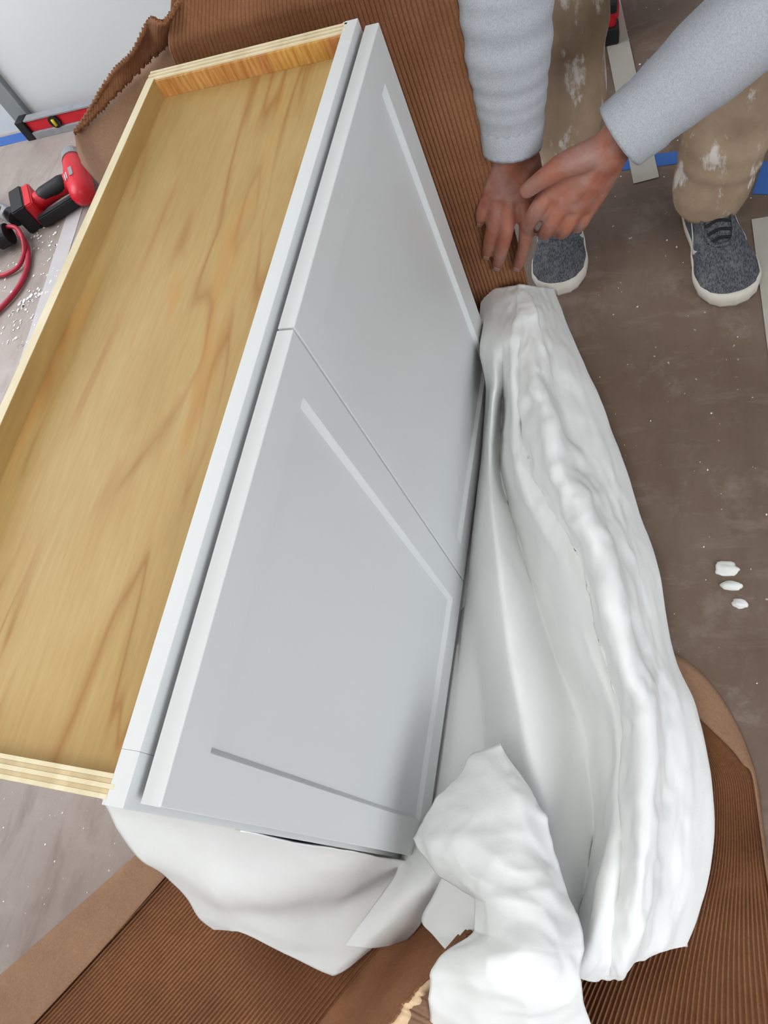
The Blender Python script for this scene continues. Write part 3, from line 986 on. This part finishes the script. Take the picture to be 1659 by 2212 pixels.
# left hand half closed, working beside the right one
X = .915
lh = {
    'index': [(1186, 416, X), (1158, 456, X - .012), (1142, 486, X + .012), (1143, 503, X + .036)],
    'middle': [(1214, 440, X - .004), (1190, 482, X - .014), (1178, 503, X + .014), (1174, 504, X + .042)],
    'ring': [(1244, 450, X), (1224, 488, X - .008), (1212, 503, X + .018), (1205, 498, X + .046)],
    'pinky': [(1272, 446, X + .012), (1258, 478, X + .006), (1246, 491, X + .028), (1238, 486, X + .050)],
}
lr = {'index': (.0135, .0125, .0112, .0098), 'middle': (.0138, .0128, .0115, .010), 'ring': (.0132, .0120, .0108, .0095), 'pinky': (.0120, .0108, .0098, .0085)}
wL = wrL
mcl = []
for nm, pp in lh.items():
    J = [atx(*p) for p in pp]
    mcl.append(J[0])
    bod(bm, J, lr[nm], seg=4, n=14)
    bod(bm, [wL.lerp(J[0], .15), wL.lerp(J[0], .6), J[0]], [.023, .020, .0150], seg=4, n=14)
bod(bm, [p.lerp(wL, .05) for p in mcl], [.0140, .0155, .0150, .0130])
bod(bm, [p.lerp(wL, .4) for p in mcl], [.019, .021, .021, .018])
bod(bm, [p.lerp(wL, .7) for p in mcl], [.022, .025, .025, .022])
bod(bm, [wL.lerp(mcl[0], .25), atx(1222, 356, .905), atx(1176, 384, .900), atx(1138, 412, .905)], [.022, .0185, .0140, .0115])
person = blob_obj('person', bm, M['skin'], None, 0.0030, 5)
tag(person, 'person in grey sweatshirt and paint-stained khaki trousers bending to work at the carton edge', 'person')
# fingernails
def nail(J, r, name='fingernail'):
    a, b = Vector(J[-2]), Vector(J[-1])
    t = (b - a).normalized()
    view = (Vector(CAM) - b)
    nrm = (view - t * view.dot(t)).normalized()
    s = t.cross(nrm)
    bm = bmesh.new()
    n = 6
    g = [[bm.verts.new(b + t * (u * .010 - .001) + s * (v * r * .62) + nrm * (r * (.93 + .10 * (1 - v * v)))) for v in np.linspace(-1, 1, 5)] for u in np.linspace(-.4, .75, n)]
    for i in range(n - 1):
        for k in range(4):
            bm.faces.new((g[i][k], g[i][k + 1], g[i + 1][k + 1], g[i + 1][k]))
    o = obj(name, bm, M['nail'], person, smooth=True)
    so = o.modifiers.new('thickness', 'SOLIDIFY'); so.thickness = .001
    return o
M['nail'] = plain('fingernail', srgb(150, 112, 100), 0.4, 0.4, 0.05, 80.0)
for nm, (pp, rr) in rh.items():
    nail([atx(*p) for p in pp], rr[-1])
# hair
bm = bmesh.new()
bod(bm, [hd - fwd * .030 - upv * .02, hd + upv * .052 - fwd * .02], [.078, .090])
blob_obj('hair', bm, M['hair'], person, 0.006, 4)

# sweatshirt: sleeves with gathered rings and cuffs
def rings(a, k):
    return lambda t: a * (.65 * math.sin(t * k + 2.2 * math.sin(t * 7)) + .5 * math.sin(t * k * .43 + 1)) * min(1, 6 * (1 - t) + .1) * min(1, 4 * t + .2)
bm = bmesh.new()
cuR, cuL = atx(1104, 262, .985), atx(1396, 248, .945)
bod(bm, [shR, shR.lerp(elR, .5), elR], [.085, .070, .062], wave=rings(.03, 18))
bod(bm, [elR, elR.lerp(cuR, .5), cuR], [.061, .060, .047], seg=22, n=22, wave=rings(.030, 52))
bod(bm, [shL, shL.lerp(elL, .5), elL], [.085, .070, .062], wave=rings(.03, 18))
bod(bm, [elL, elL.lerp(cuL, .5), cuL], [.061, .059, .048], seg=22, n=22, wave=rings(.018, 24))
bod(bm, [neck, chest, belly, hips + Vector((-.04, 0, .02))], [.085, .150, .150, .150], flat=((0, 1, 0), 1.25))
bod(bm, [shR, chest + Vector((0, .06, 0)), chest - Vector((0, .06, 0)), shL], [.075, .11, .11, .075])
sweat = blob_obj('sweatshirt', bm, M['fleece'], person, 0.0045, 2)
def cuff(c, w, r0, r1, fr):
    t = (w - c).normalized()
    bm = bmesh.new()
    x = t.orthogonal().normalized(); y = t.cross(x)
    n = 40
    L = []
    for k, (s, r) in enumerate(((-.012, r0 * .97), (.0, r0 * 1.02), (.018, (r0 + r1) / 2 * 1.02), (.036, r1 * 1.03), (.041, r1), (.040, r1 * .93), (.02, r1 * .92), (.0, r1 * .9))):
        L.append([bm.verts.new(c + t * s + (x * math.cos(6.28319 * q / n) + y * math.sin(6.28319 * q / n)) * (r * (1 + .012 * math.cos(q * math.pi)))) for q in range(n)])
    for a, b in zip(L[:-1], L[1:]):
        for q in range(n):
            bm.faces.new((a[q], a[(q + 1) % n], b[(q + 1) % n], b[q]))
    bmesh.ops.recalc_face_normals(bm, faces=bm.faces[:])
    return obj('cuff', bm, M['fleece'], sweat, smooth=True)
cuff(cuR, wrR, .047, .043, 0)
cuff(cuL, wrL, .048, .046, 0)

# trousers with loose hems
bm = bmesh.new()
hemR, hemL = anR + Vector((-.018, .0, .012)), anL + Vector((-.016, -.004, .010))
for h, k, hem, s in ((hpR, knR, hemR, 0), (hpL, knL, hemL, 3)):
    bod(bm, [h, h.lerp(k, .5), k], [.112, .096, .080], seg=10, wave=rings(.03, 20 + s))
    bod(bm, [k, k.lerp(hem, .35), k.lerp(hem, .7), hem], [.078, .076, .072, .068], seg=14, n=20, wave=rings(.05, 30 + 4 * s), flat=((1, 0, 0), 1.08))
bod(bm, [hips + Vector((-.06, 0, .02)), hips], [.13, .14], flat=((0, 1, 0), 1.35))
blob_obj('trousers', bm, M['trousers'], person, 0.006, 4)


def shoe(toe, heel, wid):
    """low knitted trainer; toe and heel on the floor"""
    toe, heel = Vector(toe), Vector(heel)
    L = (toe - heel).length
    d = (toe - heel).normalized(); sd = Vector((-d.y, d.x, 0)); up = Vector((0, 0, 1))

    def half(t):
        base = [(0, .0), (.03, .42), (.12, .66), (.3, .72), (.45, .70), (.6, .84), (.75, .97), (.85, .93), (.93, .74), (.975, .48), (1, .0)]
        for (a, wa), (b, wb) in zip(base[:-1], base[1:]):
            if a <= t <= b:
                f = (t - a) / (b - a)
                return (wa + (wb - wa) * (f * f * (3 - 2 * f))) * wid / 2
        return 0
    ts = [0.5 - 0.5 * math.cos(math.pi * i / 32) for i in range(33)]
    bm = bmesh.new()
    top = lambda t: .026 if t < .7 else .026 + .006 * (t - .7) / .3
    rb, rt = [], []
    out = [(t, half(t)) for t in ts] + [(t, -half(t)) for t in ts[-2:0:-1]]
    lv = []
    for z, g in ((.0, .94), (.006, 1.0), (.016, 1.02), ('t', 1.0), ('t2', .9)):
        lv.append([bm.verts.new(heel + d * (L * (.5 + (t - .5) * (1 if g <= 1 else 1.005) * (g if z == 't2' or z == 0 else 1) ** .15)) + sd * (w * g) + up * (z if not isinstance(z, str) else top(t))) for t, w in out])
    n = len(out)
    for a, b in zip(lv[:-1], lv[1:]):
        for k in range(n):
            bm.faces.new((a[k], a[(k + 1) % n], b[(k + 1) % n], b[k]))
    bm.faces.new(lv[0][::-1]); bm.faces.new(lv[-1])
    root = obj('shoe', bm, M['sole'], person, smooth=True)
    # upper: arches over the sole, opening at the ankle
    bm = bmesh.new()
    H = [(0.0, .060), (.08, .088), (.22, .092), (.36, .094), (.48, .086), (.6, .068), (.72, .054), (.84, .046), (.92, .040), (1, .028)]
    def hgt(t):
        for (a, x), (b, y) in zip(H[:-1], H[1:]):
            if a <= t <= b:
                f = (t - a) / (b - a)
                return x + (y - x) * f
    G = []
    for i in range(41):
        t = .015 + .962 * i / 40
        hw = half(t) * .97
        row = []
        for k in range(25):
            a = math.pi * k / 24
            c, s = math.cos(a), math.sin(a)
            sx = math.copysign(abs(c) ** .75, c)
            row.append(heel + d * (L * t) + sd * (hw * sx * (1 - .1 * s)) + up * (.022 + (hgt(t) - .022) * abs(s) ** .62))
        G.append(row)
    G = np.array([[list(p) for p in r] for r in G])
    u_ = grid_obj('upper', G, M['knit'], root, .0)
    # laces and eyestay
    def on(t, a):
        c, s = math.cos(a), math.sin(a)
        sx = math.copysign(abs(c) ** .75, c)
        return heel + d * (L * t) + sd * (half(t) * .97 * sx * (1 - .1 * s)) + up * (.0245 + (hgt(t) - .022) * abs(s) ** .62)
    for i in range(4):
        t = .48 + i * .05
        tube_obj('lace', [on(t + .012, 1.95), on(t, 1.57), on(t + .012, 1.19)], .0026, M['lace'], root)
    tube_obj('eyestay', [on(.44, 2.15), on(.56, 2.1), on(.655, 1.85), on(.675, 1.57), on(.655, 1.29), on(.56, 1.04), on(.44, .99)], .0034, M['knit'], root)
    # curved silver side mark on both flanks
    for sg in (1, -1):
        A = [on(t, math.pi / 2 - sg * math.radians(a)) for t, a in ((.30, 62), (.40, 66), (.50, 74), (.58, 76), (.63, 62))]
        B = [on(t, math.pi / 2 - sg * math.radians(a)) for t, a in ((.30, 63), (.42, 72), (.52, 83), (.60, 84), (.63, 63))]
        grid_obj('side_mark', surf([[p + (p - on(.45, math.pi / 2)).normalized() * .0015 for p in A], [p + (p - on(.45, math.pi / 2)).normalized() * .0015 for p in B]], 20, 4), M['silver'], root, .001)
    # rubber heel tab
    grid_obj('heel_tab', surf([[on(.02, .5), on(.0155, 1.57), on(.02, 2.64)], [on(.09, .7), on(.09, 1.57), on(.09, 2.44)]], 8, 4), M['lace'], root, .002)
    return root


shoe(tuple(at(1206, 641, .0).xy) + (0,), (1.338, -.098, 0), .112)
shoe(tuple(at(1588, 663, .0).xy) + (0,), (1.268, -.352, 0), .114)

# ------------------------------------------------------------------ tools by the wall
lv = thing('spirit_level', 'red spirit level with black end cap lying against the white wall', 'spirit level', (1.95, 1.5, 0))
box_obj('body', 1.938, 1.958, 1.22, 1.690, .022, .060, M['red'], lv, .0015)
box_obj('edge_strip', 1.933, 1.963, 1.22, 1.690, .060, .066, M['steel'], lv, .001)
box_obj('edge_strip', 1.930, 1.966, 1.22, 1.690, .0, .022, M['steel'], lv, .001)
box_obj('end_cap', 1.927, 1.968, 1.690, 1.724, .0, .068, M['black'], lv, .003)
bm = bmesh.new(); cyl_bm(bm, (1.930, 1.575, .041), (1.966, 1.575, .041), .021)
vw = obj('vial_window', bm, M['black'], lv)
bm = bmesh.new(); cyl_bm(bm, (1.929, 1.575, .030), (1.929, 1.575, .052), .0055)
obj('vial', bm, M['yellow'], vw, smooth=True)

dr = thing('cordless_drill', 'red and black cordless drill lying on the floor beside the carton flap', 'drill', (1.65, 1.4, 0))
ra, rb = at(177, 412, .045), at(158, 345, .045)
ax = (rb - ra).normalized(); ax.z = 0; ax.normalize()
sdx = Vector((-ax.y, ax.x, 0))
if sdx.y < 0: sdx = -sdx
bm = bmesh.new(); tube_bm(bm, [ra - ax * .012, ra + ax * .07, ra + ax * .150], [.036, .040, .034], n=28, seg=6)
obj('motor_housing', bm, M['red'], dr, smooth=True)
bm = bmesh.new(); cyl_bm(bm, ra + ax * .165, ra + ax * .205, .034, .030); cyl_bm(bm, ra + ax * .205, ra + ax * .235, .024, .016)
obj('chuck', bm, M['steel'], dr, smooth=False)
bm = bmesh.new()
hb = ra + ax * .080
tube_bm(bm, [hb, hb + sdx * .07, hb + sdx * .145], [.030, .025, .027], n=20, seg=6)
obj('handle', bm, M['red'], dr, smooth=True)
bm = bmesh.new()
tube_bm(bm, [hb + sdx * .050 + Vector((0, 0, .006)), hb + sdx * .115 + Vector((0, 0, .006))], [.0262, .0250], n=20, seg=6)
obj('grip', bm, M['black'], dr, smooth=True)
bm = bmesh.new(); tube_bm(bm, [hb + ax * .030 + sdx * .040, hb + ax * .040 + sdx * .075], [.013, .011], n=14)
obj('trigger', bm, M['red'], dr, smooth=True)
def obox(name, c, hx, hy, hz, mat, parent, bev=.004):
    bm = bmesh.new(); box(bm, -hx, hx, -hy, hy, -hz, hz)
    bmesh.ops.bevel(bm, geom=bm.edges[:], offset=bev, segments=3, affect='EDGES')
    mt = Matrix.Translation(c) @ Matrix(((ax.x, sdx.x, 0, 0), (ax.y, sdx.y, 0, 0), (0, 0, 1, 0), (0, 0, 0, 1)))
    bmesh.ops.transform(bm, matrix=mt, verts=bm.verts[:])
    return obj(name, bm, mat, parent)
c0 = hb + sdx * .160; c0.z = .042
obox('battery_base', c0 + ax * .005, .056, .016, .036, M['red'], dr)
obox('battery', c0 + sdx * .030 + ax * .005, .060, .022, .041, M['black'], dr)
obox('guard', ra + ax * .012 + sdx * .085 + Vector((0, 0, -.020)), .012, .075, .018, M['black'], dr)
obox('label_plate', ra + ax * .05 + Vector((0, 0, .0395)), .022, .006, .0012, M['steel'], dr, .0005)
for k in (0, 1):
    obox('white_stripe', ra + ax * .045 + sdx * (.016 + .007 * k) + Vector((0, 0, .0372 - .003 * k)), .018, .0016, .0012, M['silver'], dr, .0004)

tl = thing('air_nailer', 'grey and black air tool with a yellow sticker cut off by the left edge', 'air tool', (1.50, 1.6, 0))
a, b = at(30, 500, .04), at(-70, 545, .04)
bm = bmesh.new(); cyl_bm(bm, b, a.lerp(b, .32), .030, .026); obj('barrel', bm, M['steel'], tl)
bm = bmesh.new(); cyl_bm(bm, a.lerp(b, .34), a.lerp(b, .10), .033, .031); obj('collar', bm, M['black'], tl)
bm = bmesh.new(); cyl_bm(bm, at(34, 470, .05), at(-70, 425, .05), .020, .030)
bdy = obj('magazine', bm, M['steel'], tl)
bm = bmesh.new(); cyl_bm(bm, at(-4, 460, .083), at(-6, 459, .085), .022, .022); obj('sticker', bm, M['yellow'], bdy)
bm = bmesh.new(); cyl_bm(bm, at(36, 472, .05), at(24, 463, .05), .023, .023); obj('end_cap', bm, M['black'], bdy)
tag(tube_obj('air_hose', [at(*p) for p in ((-60, 560, .012), (-10, 505, .012), (14, 491, .05), (34, 492, .05), (48, 512, .04), (52, 545, .02), (40, 575, .012), (14, 592, .010), (-20, 602, .010), (-60, 640, .010))], .0065, M['hose'], seg=10),
    'thin red air hose looping around the air tool at the left edge', 'hose')
tag(tube_obj('air_hose', [at(*p) for p in ((40, 505, .03), (52, 520, .02), (61, 545, .012), (56, 588, .010), (32, 632, .010), (-12, 678, .010), (-60, 715, .010))], .0075, M['hose'], seg=10),
    'thicker red air hose sweeping down to the left edge', 'hose')
bg = thing('tool_bag', 'small red and black tool case behind the right leg near the wall', 'tool case', (1.93, -.1, 0))
box_obj('case', 1.80, 1.93, -.175, -.09, .0, .09, M['red'], bg, .006)
box_obj('lid', 1.795, 1.935, -.180, -.085, .070, .095, M['black'], bg, .004)
box_obj('foot', 1.790, 1.830, -.180, -.085, .0, .04, M['black'], bg, .004)
